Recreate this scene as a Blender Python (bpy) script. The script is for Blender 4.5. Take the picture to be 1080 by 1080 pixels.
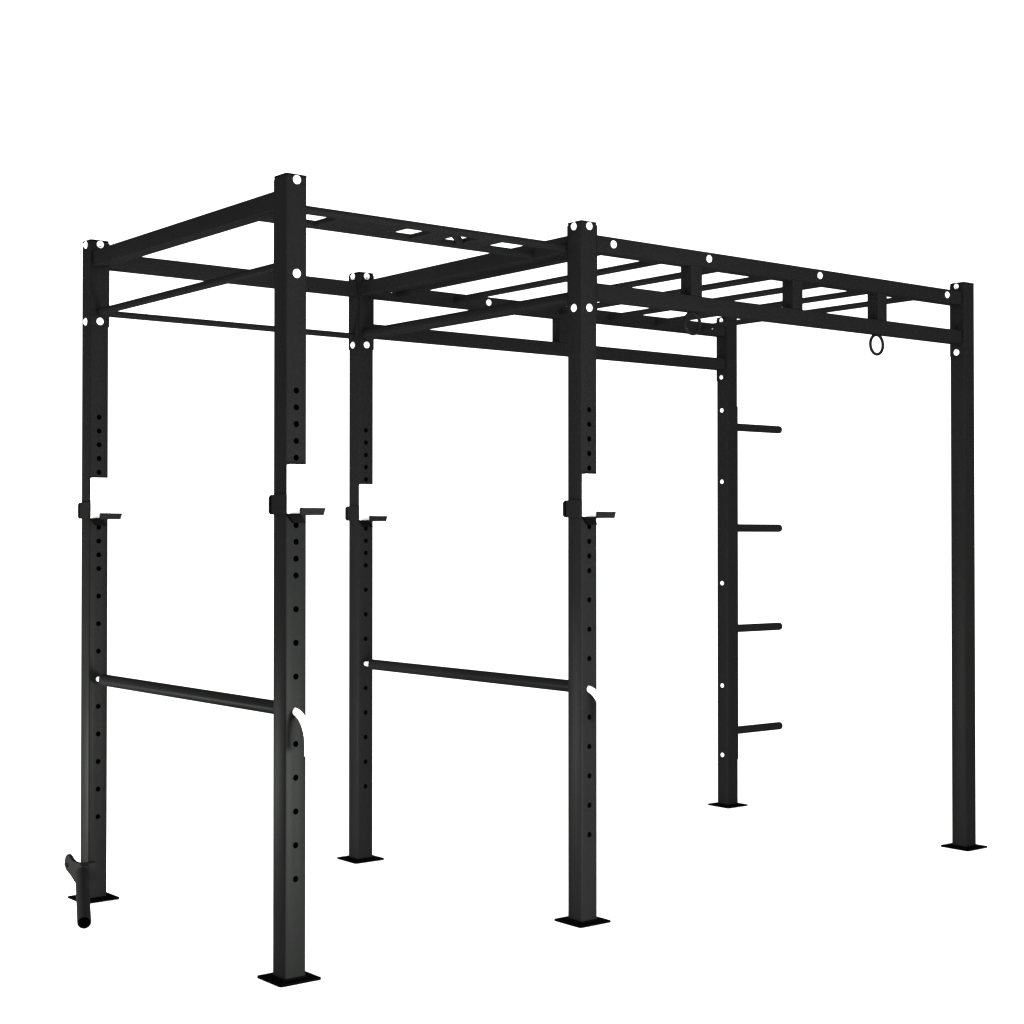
import bpy, bmesh, math
from mathutils import Vector, Matrix

for o in list(bpy.data.objects): bpy.data.objects.remove(o)
S = bpy.context.scene
COL = S.collection
H = 2.5
L1 = 1.208          # first bay
X3 = 3.446          # far end of the ladder section
W = 1.438           # depth
A = 0.0758          # upright section
h = A / 2

# ------------------------------------------------------------------ materials
def coated(name, base, gloss, rough=0.38, bump=0.06):
    """matt powder-coated steel: diffuse plus a weak, rough sheen, fine orange-peel bump"""
    m = bpy.data.materials.new(name); m.use_nodes = True
    nt = m.node_tree; nt.nodes.clear()
    out = nt.nodes.new('ShaderNodeOutputMaterial')
    add = nt.nodes.new('ShaderNodeAddShader')
    d = nt.nodes.new('ShaderNodeBsdfDiffuse'); g = nt.nodes.new('ShaderNodeBsdfGlossy')
    tc = nt.nodes.new('ShaderNodeTexCoord')
    n1 = nt.nodes.new('ShaderNodeTexNoise'); n1.inputs['Scale'].default_value = 3.5; n1.inputs['Detail'].default_value = 5
    n2 = nt.nodes.new('ShaderNodeTexNoise'); n2.inputs['Scale'].default_value = 420; n2.inputs['Detail'].default_value = 2
    ramp = nt.nodes.new('ShaderNodeMix'); ramp.data_type = 'RGBA'
    ramp.inputs['A'].default_value = (*[c * 0.86 for c in base], 1)
    ramp.inputs['B'].default_value = (*[c * 1.14 for c in base], 1)
    bp = nt.nodes.new('ShaderNodeBump'); bp.inputs['Strength'].default_value = bump; bp.inputs['Distance'].default_value = 0.001
    L = nt.links.new
    L(tc.outputs['Object'], n1.inputs['Vector']); L(tc.outputs['Object'], n2.inputs['Vector'])
    L(n1.outputs['Fac'], ramp.inputs['Factor']); L(ramp.outputs['Result'], d.inputs['Color'])
    L(n2.outputs['Fac'], bp.inputs['Height']); L(bp.outputs['Normal'], d.inputs['Normal']); L(bp.outputs['Normal'], g.inputs['Normal'])
    g.inputs['Color'].default_value = (*gloss, 1); g.inputs['Roughness'].default_value = rough
    L(d.outputs[0], add.inputs[0]); L(g.outputs[0], add.inputs[1]); L(add.outputs[0], out.inputs['Surface'])
    return m
def plain(name, col, rough, metal=0.0, noise=0.04):
    m = bpy.data.materials.new(name); m.use_nodes = True
    nt = m.node_tree; b = nt.nodes['Principled BSDF']
    n = nt.nodes.new('ShaderNodeTexNoise'); n.inputs['Scale'].default_value = 9
    mx = nt.nodes.new('ShaderNodeMix'); mx.data_type = 'RGBA'
    mx.inputs['A'].default_value = (*[c * (1 - noise) for c in col], 1)
    mx.inputs['B'].default_value = (*col, 1)
    nt.links.new(n.outputs['Fac'], mx.inputs['Factor']); nt.links.new(mx.outputs['Result'], b.inputs['Base Color'])
    b.inputs['Roughness'].default_value = rough; b.inputs['Metallic'].default_value = metal
    return m
STEEL = coated('black_powder_coat', (0.0045, 0.0047, 0.0045), (0.0013, 0.00135, 0.0013))
PLATE = coated('black_plate_shade_tone', (0.0007, 0.0007, 0.0007), (0.0002, 0.0002, 0.0002), 0.5)  # base plate colour darkened to stand in for shade on the top faces
CAPM = coated('black_plastic_cap', (0.0012, 0.0013, 0.0012), (0.0004, 0.0004, 0.0004), 0.5)
DARK = coated('steel_hollow_shade', (0.001, 0.001, 0.001), (0.0002, 0.0002, 0.0002), 0.6)  # steel coloured darker inside holes and bore, painting in the hollow's shade
ZINC = plain('bright_zinc', (0.90, 0.90, 0.89), 0.35, 0.5)
CHROME = plain('polished_rod', (0.92, 0.92, 0.92), 0.35)
WHITE = plain('white_plastic', (0.88, 0.88, 0.87), 0.45)
FLOOR = plain('white_studio_floor', (0.93, 0.93, 0.93), 0.9, 0, 0.01)

# ------------------------------------------------------------------ mesh helpers
def prism(bm, lo, hi, axis='z', r=0.006, seg=3):
    """box lo..hi whose four edges along `axis` are rounded"""
    lo = Vector(lo); hi = Vector(hi); k = 'xyz'.index(axis); i, j = [(1, 2), (2, 0), (0, 1)][k]
    r = min(r, (hi[i] - lo[i]) * .49, (hi[j] - lo[j]) * .49)
    pts = []
    for ci, cj, a0 in ((hi[i] - r, hi[j] - r, 0), (lo[i] + r, hi[j] - r, 90), (lo[i] + r, lo[j] + r, 180), (hi[i] - r, lo[j] + r, 270)):
        if r < 1e-5: pts.append((ci, cj)); continue
        for s in range(seg + 1):
            a = math.radians(a0 + 90 * s / seg); pts.append((ci + r * math.cos(a), cj + r * math.sin(a)))
    rings = []
    for v in (lo[k], hi[k]):
        ring = []
        for p, q in pts:
            c = [0, 0, 0]; c[k] = v; c[i] = p; c[j] = q; ring.append(bm.verts.new(c))
        rings.append(ring)
    n = len(pts)
    bm.faces.new(list(reversed(rings[0]))); bm.faces.new(rings[1])
    for s in range(n):
        bm.faces.new((rings[0][s], rings[0][(s + 1) % n], rings[1][(s + 1) % n], rings[1][s]))
def tube(bm, path, r, seg=20, cap=True, closed=False):
    path = [Vector(p) for p in path]; N = len(path)
    rings = []; up = None
    for i, p in enumerate(path):
        if closed: t = (path[(i + 1) % N] - path[i - 1]).normalized()
        else: t = (path[min(i + 1, N - 1)] - path[max(i - 1, 0)]).normalized()
        if up is None:
            up = Vector((0, 0, 1)) if abs(t.z) < .9 else Vector((1, 0, 0))
        u = (up - t * up.dot(t)).normalized(); v = t.cross(u); up = u
        rings.append([bm.verts.new(p + (u * math.cos(a) + v * math.sin(a)) * r) for a in [2 * math.pi * s / seg for s in range(seg)]])
    for i in range(N if closed else N - 1):
        a, b = rings[i], rings[(i + 1) % N]
        for s in range(seg): bm.faces.new((a[s], a[(s + 1) % seg], b[(s + 1) % seg], b[s]))
    if cap and not closed:
        bm.faces.new(list(reversed(rings[0]))); bm.faces.new(rings[-1])
def pipe(bm, a, b, R, r, depth, seg=28):
    """solid bar a->b with a blind bore of radius r and `depth` at the b end"""
    a = Vector(a); b = Vector(b); t = (b - a).normalized()
    u = t.orthogonal().normalized(); v = t.cross(u)
    def ring(c, rr): return [bm.verts.new(c + (u * math.cos(x) + v * math.sin(x)) * rr) for x in [2 * math.pi * s / seg for s in range(seg)]]
    rs = [ring(a, R), ring(b - t * .001, R), ring(b, R - .001), ring(b, r), ring(b - t * depth, r)]
    bm.faces.new(list(reversed(rs[0])))
    for p, q in zip(rs, rs[1:]):
        for s in range(seg): bm.faces.new((p[s], p[(s + 1) % seg], q[(s + 1) % seg], q[s]))
    bm.faces.new(rs[-1])
def poly(bm, pts, n, t):
    """flat polygon pts extruded by vector n*t"""
    n = Vector(n) * t
    a = [bm.verts.new(p) for p in pts]; b = [bm.verts.new(Vector(p) + n) for p in pts]
    bm.faces.new(a); bm.faces.new(list(reversed(b)))
    for i in range(len(a)):
        j = (i + 1) % len(a); bm.faces.new((a[j], a[i], b[i], b[j]))
def obj(name, bm, mats, parent=None, loc=(0, 0, 0)):
    bmesh.ops.recalc_face_normals(bm, faces=bm.faces)
    me = bpy.data.meshes.new(name); bm.to_mesh(me); bm.free()
    for m in (mats if isinstance(mats, (list, tuple)) else [mats]): me.materials.append(m)
    me.polygons.foreach_set('use_smooth', [True] * len(me.polygons)); me.set_sharp_from_angle(angle=math.radians(32))
    o = bpy.data.objects.new(name, me); COL.objects.link(o); o.parent = parent; o.location = loc
    return o
def thing(name, label, cat, loc=(0, 0, 0), group=None):
    o = bpy.data.objects.new(name, None); COL.objects.link(o); o.location = loc; o.empty_display_size = .1
    o['label'] = label; o['category'] = cat
    if group: o['group'] = group
    return o
def new(): return bmesh.new()

# ------------------------------------------------------------------ bolts
def bolt_mesh():
    bm = new()
    prof = [(0, .0145), (.0022, .0145), (.003, .0138), (.0032, .0118), (.006, .0108), (.0085, .008), (.0095, .0042), (.0095, .0)]
    seg = 20; prev = None
    for z, r in prof:
        if r == 0:
            c = bm.verts.new((0, 0, z))
            for s in range(seg): bm.faces.new((prev[s], prev[(s + 1) % seg], c))
            break
        ring = [bm.verts.new((r * math.cos(2 * math.pi * s / seg), r * math.sin(2 * math.pi * s / seg), z)) for s in range(seg)]
        if prev:
            for s in range(seg): bm.faces.new((prev[s], prev[(s + 1) % seg], ring[(s + 1) % seg], ring[s]))
        else: bm.faces.new(list(reversed(ring)))
        prev = ring
    bmesh.ops.recalc_face_normals(bm, faces=bm.faces)
    me = bpy.data.meshes.new('bolt'); bm.to_mesh(me); bm.free(); me.materials.append(ZINC)
    me.polygons.foreach_set('use_smooth', [True] * len(me.polygons)); me.set_sharp_from_angle(angle=math.radians(40))
    return me
BOLT = bolt_mesh()
NRM = {'-y': (0, -1, 0), '-x': (-1, 0, 0), '+x': (1, 0, 0), '+y': (0, 1, 0)}
def bolt(parent, p, side, s=1.0):
    o = bpy.data.objects.new('bolt', BOLT); COL.objects.link(o); o.parent = parent
    o.rotation_euler = Vector(NRM[side]).to_track_quat('Z', 'Y').to_euler(); o.location = p; o.scale = (s * .95,) * 3
    return o

# ------------------------------------------------------------------ uprights
HOLES = [1.8265 - .05216 * k for k in range(12)] + [1.2527 - .1042 * k for k in range(1, 10)]
def upright_mesh(holes):
    bm = new(); prism(bm, (-h, -h, .008), (h, h, H - .006), 'z', .0055)
    bmesh.ops.recalc_face_normals(bm, faces=bm.faces)
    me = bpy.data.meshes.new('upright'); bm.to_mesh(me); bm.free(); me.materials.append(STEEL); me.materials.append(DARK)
    if holes:
        base = bpy.data.objects.new('tmp', me); COL.objects.link(base)
        def cut(bm, nm, mats):
            bmesh.ops.recalc_face_normals(bm, faces=bm.faces)
            c = bpy.data.meshes.new(nm); bm.to_mesh(c); bm.free()
            for m in mats: c.materials.append(m)
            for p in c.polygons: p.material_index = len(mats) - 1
            co = bpy.data.objects.new(nm, c); COL.objects.link(co)
            md = base.modifiers.new(nm, 'BOOLEAN'); md.operation = 'DIFFERENCE'; md.object = co; md.solver = 'EXACT'
            return co
        b1 = new(); prism(b1, (-h + .004, -h + .004, .05), (h - .004, h - .004, H - .05), 'z', 0)
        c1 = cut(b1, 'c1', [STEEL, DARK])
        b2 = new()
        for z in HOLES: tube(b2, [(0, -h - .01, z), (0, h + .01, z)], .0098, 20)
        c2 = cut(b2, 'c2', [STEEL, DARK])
        dg = bpy.context.evaluated_depsgraph_get(); dg.update()
        me = bpy.data.meshes.new_from_object(base.evaluated_get(dg)); me.name = 'upright'
        for o in (base, c1, c2): bpy.data.objects.remove(o)
    me.polygons.foreach_set('use_smooth', [True] * len(me.polygons)); me.set_sharp_from_angle(angle=math.radians(32))
    return me
UP_H, UP_S = upright_mesh(True), upright_mesh(False)
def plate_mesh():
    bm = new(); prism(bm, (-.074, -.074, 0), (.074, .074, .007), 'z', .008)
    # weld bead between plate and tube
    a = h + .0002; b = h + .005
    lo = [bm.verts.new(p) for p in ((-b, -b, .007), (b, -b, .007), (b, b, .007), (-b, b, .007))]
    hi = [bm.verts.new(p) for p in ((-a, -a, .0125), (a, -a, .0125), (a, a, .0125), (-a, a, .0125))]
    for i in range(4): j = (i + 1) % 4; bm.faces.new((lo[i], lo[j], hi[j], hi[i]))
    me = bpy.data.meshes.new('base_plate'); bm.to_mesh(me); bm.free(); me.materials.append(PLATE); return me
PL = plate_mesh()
def cap_mesh():
    bm = new(); prism(bm, (-h - .0006, -h - .0006, H - .006), (h + .0006, h + .0006, H), 'z', .006)
    prism(bm, (-h + .005, -h + .005, H), (h - .005, h - .005, H + .0015), 'z', .005)
    me = bpy.data.meshes.new('end_cap'); bm.to_mesh(me); bm.free(); me.materials.append(CAPM); return me
CP = cap_mesh()

rig = thing('power_rack', 'black steel power rack with six uprights and monkey bar ladder on white floor', 'power rack')
def upright(x, y, mesh, faces):
    u = bpy.data.objects.new('upright', mesh); COL.objects.link(u); u.parent = rig; u.location = (x, y, 0)
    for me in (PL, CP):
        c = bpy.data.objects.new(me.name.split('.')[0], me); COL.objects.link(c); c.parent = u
    for side, off in faces:
        n = Vector(NRM[side])
        for z in (2.1905, 2.4825): bolt(u, n * (h + off) + Vector((0, 0, z)), side)
    return u
T = .0035     # end plate thickness
upright(0, 0, UP_H, [('-y', 0)])
upright(L1, 0, UP_H, [('-y', 0), ('-x', 0)])
N3 = upright(X3, 0, UP_S, [('-x', T), ('+x', 0)])
for ch in N3.children:
    if ch.name.startswith('bolt') and ch.location.z > 2.4: ch.scale = (.8, .8, .8)
upright(0, W, UP_H, [('-x', 0), ('-y', T)])
upright(L1, W, UP_H, [('-x', T), ('-y', T)])
F3 = upright(X3, W, UP_S, [('-x', T), ('+x', 0)])
for ch in F3.children:
    if ch.name.startswith('bolt'): ch.scale = (.75, .75, .75)

# end plates: (x, y, side)
def end_plates(parent, spec):
    for x, y, side in spec:
        bm = new(); w = h - .002; z0, z1 = 2.172, 2.492
        if side in ('+x', '-x'):
            s = 1 if side == '+x' else -1; a, b = sorted((x + s * h, x + s * (h + T)))
            prism(bm, (a, y - w, z0), (b, y + w, z1), 'x', .004)
        else:
            s = 1 if side == '+y' else -1; a, b = sorted((y + s * h, y + s * (h + T)))
            prism(bm, (x - w, a, z0), (x + w, b, z1), 'y', .004)
        obj('end_plate', bm, STEEL, parent)
c = .03
ZT, ZTB = 2.458, 2.398
# side and back cross members
def y_frame(x, wide=c, zb=ZTB, R=.014, zbar=2.2265):
    bm = new(); prism(bm, (x - c, h + T, zb), (x + wide, W - h - T, ZT), 'y', .005)
    b = obj('cross_beam', bm, STEEL, rig)
    bm = new(); tube(bm, [(x, h + T, zbar), (x, W - h - T, zbar)], R, 24)
    obj('pull_up_bar', bm, STEEL, rig)
    end_plates(b, [(x, 0, '+y'), (x, W, '-y')])
y_frame(0)
y_frame(L1, c, ZTB, .0245, 2.2350)
bm = new(); prism(bm, (h + T, W - c, ZTB), (L1 - h - T, W + c, ZT), 'x', .005)
b = obj('cross_beam', bm, STEEL, rig); end_plates(b, [(0, W, '+x'), (L1, W, '-x')])
bm = new(); tube(bm, [(h + T, W, 2.2285), (L1 - h - T, W, 2.2285)], .013, 24)
obj('pull_up_bar', bm, STEEL, rig)
# ladder side frames
ZB0, ZB1 = 2.227, 2.285
def side_frame(y, webs, bolts, t0):
    bm = new(); x0, x1 = L1 + h + T, X3 - h - T
    prism(bm, (x0, y - c, ZTB), (x1, y + c, ZT), 'x', .004)
    prism(bm, (x0, y - c, ZB0), (x1, y + c, ZB1), 'x', .004)
    for wx in webs: prism(bm, (wx - c, y - c, ZB1), (wx + c, y + c, ZTB), 'z', .004)
    f = obj('ladder_side_frame', bm, STEEL, rig)
    end_plates(f, [(L1, y, '+x'), (X3, y, '-x')])
    for bx in bolts: bolt(f, (bx, y - c, 2.432), '-y', .42 if y > 1 and abs(bx - 1.874) > .1 else 1)
    return f
FR = side_frame(0, (1.758, 2.327, 2.857), (1.332, 1.822, 2.458, 3.296), T)
BK = side_frame(W, (2.327,), (1.342, 1.874, 3.308), T)
for k in range(7):
    x = 1.382 + .3075 * k
    bm = new(); tube(bm, [(x, c - .003, 2.428), (x, W - c + .003, 2.428)], .0138, 20)
    obj('rung', bm, STEEL, rig)
# hanging eyelets
for x, z, R in ((1.763, 2.184, .040), (2.853, 2.184, .041)):
    bm = new(); tube(bm, [(x + R * math.cos(a), 0, z + R * math.sin(a)) for a in [2 * math.pi * i / 40 for i in range(40)]], .0068, 10, closed=True)
    obj('hanging_eyelet', bm, STEEL, rig)
# multi grip bar: two long tubes, cross handles and pierced plates
bm = new(); GZ = 2.4155; y0, y1, gr = .0605, .2545, .0142
for y in (y0, y1): tube(bm, [(c - .003, y, GZ), (L1 - c + .003, y, GZ)], gr, 20)
g = obj('multi_grip_bar', bm, STEEL, rig)
def grip_plate(x0, x1, tri=None):
    bm = new(); t = .012; yy0, yy1 = y0 + .012, y1 - .012
    for p in ([[(x0, yy0), (x1, yy0), (x1, yy1), (x0, yy1)]] if tri is None else tri):
        poly(bm, [(a, b, GZ - t / 2) for a, b in p], (0, 0, 1), t)
    obj('grip_plate', bm, STEEL, g)
def cross(x, dx=0):
    bm = new(); tube(bm, [(x - dx, y0, GZ), (x + dx, y1, GZ)], .0135, 16); obj('grip_handle', bm, STEEL, g)
for gx0, gx1 in ((.235, .500), (.622, .708), (.814, .905)):
    grip_plate(gx0 + .006, gx1 - .006); cross(gx0 + .0135); cross(gx1 - .0135)
cross(.768, .097)
# plate storage
bm = new(); zr0, zr1 = .235, 2.045
prism(bm, (X3 + h, W - h + .004, zr0), (X3 + h + .006, W + h - .004, zr1), 'x', .004)
sr = obj('storage_rail', bm, STEEL, rig)
for z in (1.9395, 1.4195, .9025, .3790):
    bm = new(); tube(bm, [(X3 + h + .006, W, z), (3.826, W, z)], .0205, 24, cap=False)
    tube(bm, [(3.826, W, z), (3.832, W, z)], .0205, 24)
    p = obj('storage_peg', bm, STEEL, sr)
    bm = new(); tube(bm, [(3.832, W, z), (3.836, W, z), (3.841, W, z)], .0195, 24)
    obj('peg_cap', bm, CAPM, p)
for z in (2.021, 1.656, 1.1375, .6145, .261): bolt(sr, (X3 - h, W, z), '-x', .78)

# ------------------------------------------------------------------ J cups
def j_cup(x, y, label):
    t = thing('barbell_j_cup', label, 'barbell hook', (x, y, 1.436), 'barbell hooks on the uprights')
    O = 1.436
    bm = new()
    prism(bm, (-.034, -.105, .003), (.030, -h, .0085), 'y', .002)                       # shelf
    obj('shelf', bm, CAPM, t)
    bm = new()
    poly(bm, [(-.028, -.114, .003), (.053, -.114, .003), (.060, -.114, .026), (-.026, -.114, .026), (-.028, -.114, .022)], (0, 1, 0), .009)
    obj('front_lip', bm, STEEL, t)
    bm = new()
    poly(bm, [(-.036, -h - .0002, .003), (-.036, -.056, .003), (-.014, -.050, -.020), (-.014, -h - .0002, -.020)], (1, 0, 0), .044)
    obj('gusset', bm, CAPM, t)
    bm = new()
    poly(bm, [(-h - .005, -.040, .006), (-h - .005, .048, .006), (-h - .005, .058, .014), (-h - .005, .058, .060), (-h - .005, .046, .068), (-h - .005, -.040, .068)], (1, 0, 0), .005)
    prism(bm, (-h - .005, h, .010), (h * .5, h + .012, .064), 'z', .002)
    obj('wrap_bracket', bm, STEEL, t)
    bm = new()
    prism(bm, (-h + .004, -h - .016, .0085), (h + .004, -h - .0003, .160), 'y', .002)
    obj('liner', bm, WHITE, t)
    bm = new(); tube(bm, [(h * .5, h + .012, .037), (h * .5, h + .02, .037)], .011, 16)
    obj('locking_pin', bm, STEEL, t)
j_cup(0, 0, 'black barbell hook with white liner on the nearest, tallest upright')
j_cup(L1, 0, 'black barbell hook with white liner on the front upright where the monkey bar ladder starts')
j_cup(0, W, 'black barbell hook with white liner on the leftmost upright, above the barbell sleeve')
j_cup(L1, W, 'black barbell hook with white liner on the back upright between the two safety bars')

# ------------------------------------------------------------------ safety bars with bent pins
def safety(x, label):
    z = .8345
    t = thing('safety_bar', label, 'safety bar', (x, 0, z), 'safety bars between the uprights')
    bm = new(); tube(bm, [(0, h + .006, 0), (0, W - h - .050, 0)], .0222, 28)
    obj('sleeve', bm, STEEL, t)
    bm = new(); tube(bm, [(0, W + h + .01, 0), (0, W * .5, 0), (0, -h + .006, 0)], .0095, 18)
    pin = obj('pull_pin', bm, CHROME, t)
    pts = [(0, -h + .012, -.003)]
    R = .076; cy = -h + .002
    for i in range(0, 13):
        a = math.radians(90 * i / 12); pts.append((0, cy - R * math.sin(a), -.003 - .016 * math.sin(a) - R * .95 * (1 - math.cos(a))))
    pts.append((0, cy - R, -.132))
    bm = new(); tube(bm, pts, .0118, 18)
    obj('pin_handle', bm, CHROME, pin)
safety(0, 'black round safety bar with a bright bent pin, crossing between the two left uprights')
safety(L1, 'black round safety bar with a bright bent pin, crossing to the middle front upright')

# ------------------------------------------------------------------ barbell pivot sleeve at the foot of the leftmost upright
lm = thing('barbell_pivot', 'black open ended barbell sleeve at the foot of the leftmost upright', 'barbell pivot', (-h, W, 0))
def P(x, y, z): return (x + h, y - W, z)
a = Vector(P(-.0815, 1.360, .118)); b = Vector(P(-.236, .988, .027))
bm = new(); pipe(bm, a, b, .0245, .0205, .10)
for f in bm.faces: f.material_index = 0
o = obj('sleeve', bm, [STEEL, DARK], lm)
ax = (b - a).normalized()
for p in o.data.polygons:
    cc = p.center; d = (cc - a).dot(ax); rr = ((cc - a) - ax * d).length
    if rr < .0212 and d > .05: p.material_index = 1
bm = new()
X = -h - .016
poly(bm, [P(X, y_, z_) for y_, z_ in ((1.558, .1565), (1.573, .147), (1.582, .132), (1.5865, .1115), (1.571, .0957), (1.5264, .0793), (1.4737, .0537), (1.42, .050), (1.385, .070), (1.385, .128), (1.44, .137), (1.503, .1368), (1.522, .142), (1.5358, .1501))], (1, 0, 0), .015)
obj('side_bracket', bm, STEEL, lm)
bm = new(); prism(bm, P(-h - .040, 1.378, .085), P(-.016, W - h, .150), 'x', .004)
obj('front_bracket', bm, STEEL, lm)
bm = new(); tube(bm, [P(-.066, 1.370, .075), P(-.066, 1.370, .146)], .017, 20)
obj('swivel_post', bm, STEEL, lm)
bm = new(); tube(bm, [P(-h - .021, 1.560, .115), P(-h - .008, 1.560, .115)], .009, 16)
obj('bracket_bolt', bm, STEEL, lm)

# ------------------------------------------------------------------ floor
bm = new(); R = 150
bm.faces.new([bm.verts.new(p) for p in ((-R, -R, -.0005), (R, -R, -.0005), (R, R, -.0005), (-R, R, -.0005))])
f = obj('floor', bm, FLOOR); f['kind'] = 'structure'

# ------------------------------------------------------------------ light
w = bpy.data.worlds.new('World'); S.world = w; w.use_nodes = True
w.node_tree.nodes['Background'].inputs[0].default_value = (1, 1, 1, 1)
w.node_tree.nodes['Background'].inputs[1].default_value = 2.2
def area(name, loc, target, size, power):
    l = bpy.data.lights.new(name, 'AREA'); l.shape = 'DISK'; l.size = size; l.energy = power
    o = bpy.data.objects.new(name, l); COL.objects.link(o); o.location = loc
    o.rotation_euler = (Vector(target) - Vector(loc)).to_track_quat('-Z', 'Y').to_euler(); return o
area('softbox_front', (.75, -2.3, .25), (.2, 0, .25), .9, 270)
area('softbox_wide', (2.6, -6.5, 2.0), (1.8, 0, 1.3), 3.0, 170)
area('softbox_side', (-1.1, 2.3, .30), (0, 1.48, .40), .6, 150)

# ------------------------------------------------------------------ camera
cam = bpy.data.cameras.new('camera'); co = bpy.data.objects.new('camera', cam); COL.objects.link(co)
yaw, pit = .67339, .01254
co.location = (-2.62264, -4.39804, 1.37039)
fw = Vector((math.sin(yaw) * math.cos(pit), math.cos(yaw) * math.cos(pit), math.sin(pit)))
co.rotation_euler = fw.to_track_quat('-Z', 'Y').to_euler()
cam.sensor_width = 36; cam.lens = 1716.46 / 1080 * 36; cam.shift_y = 5.414 / 1080
cam.clip_start = .05; cam.clip_end = 500
S.camera = co
S.render.engine = 'CYCLES'
S.view_settings.view_transform = 'Standard'; S.view_settings.look = 'None'
S.view_settings.exposure = 0; S.view_settings.gamma = 1; S.view_settings.use_curve_mapping = False
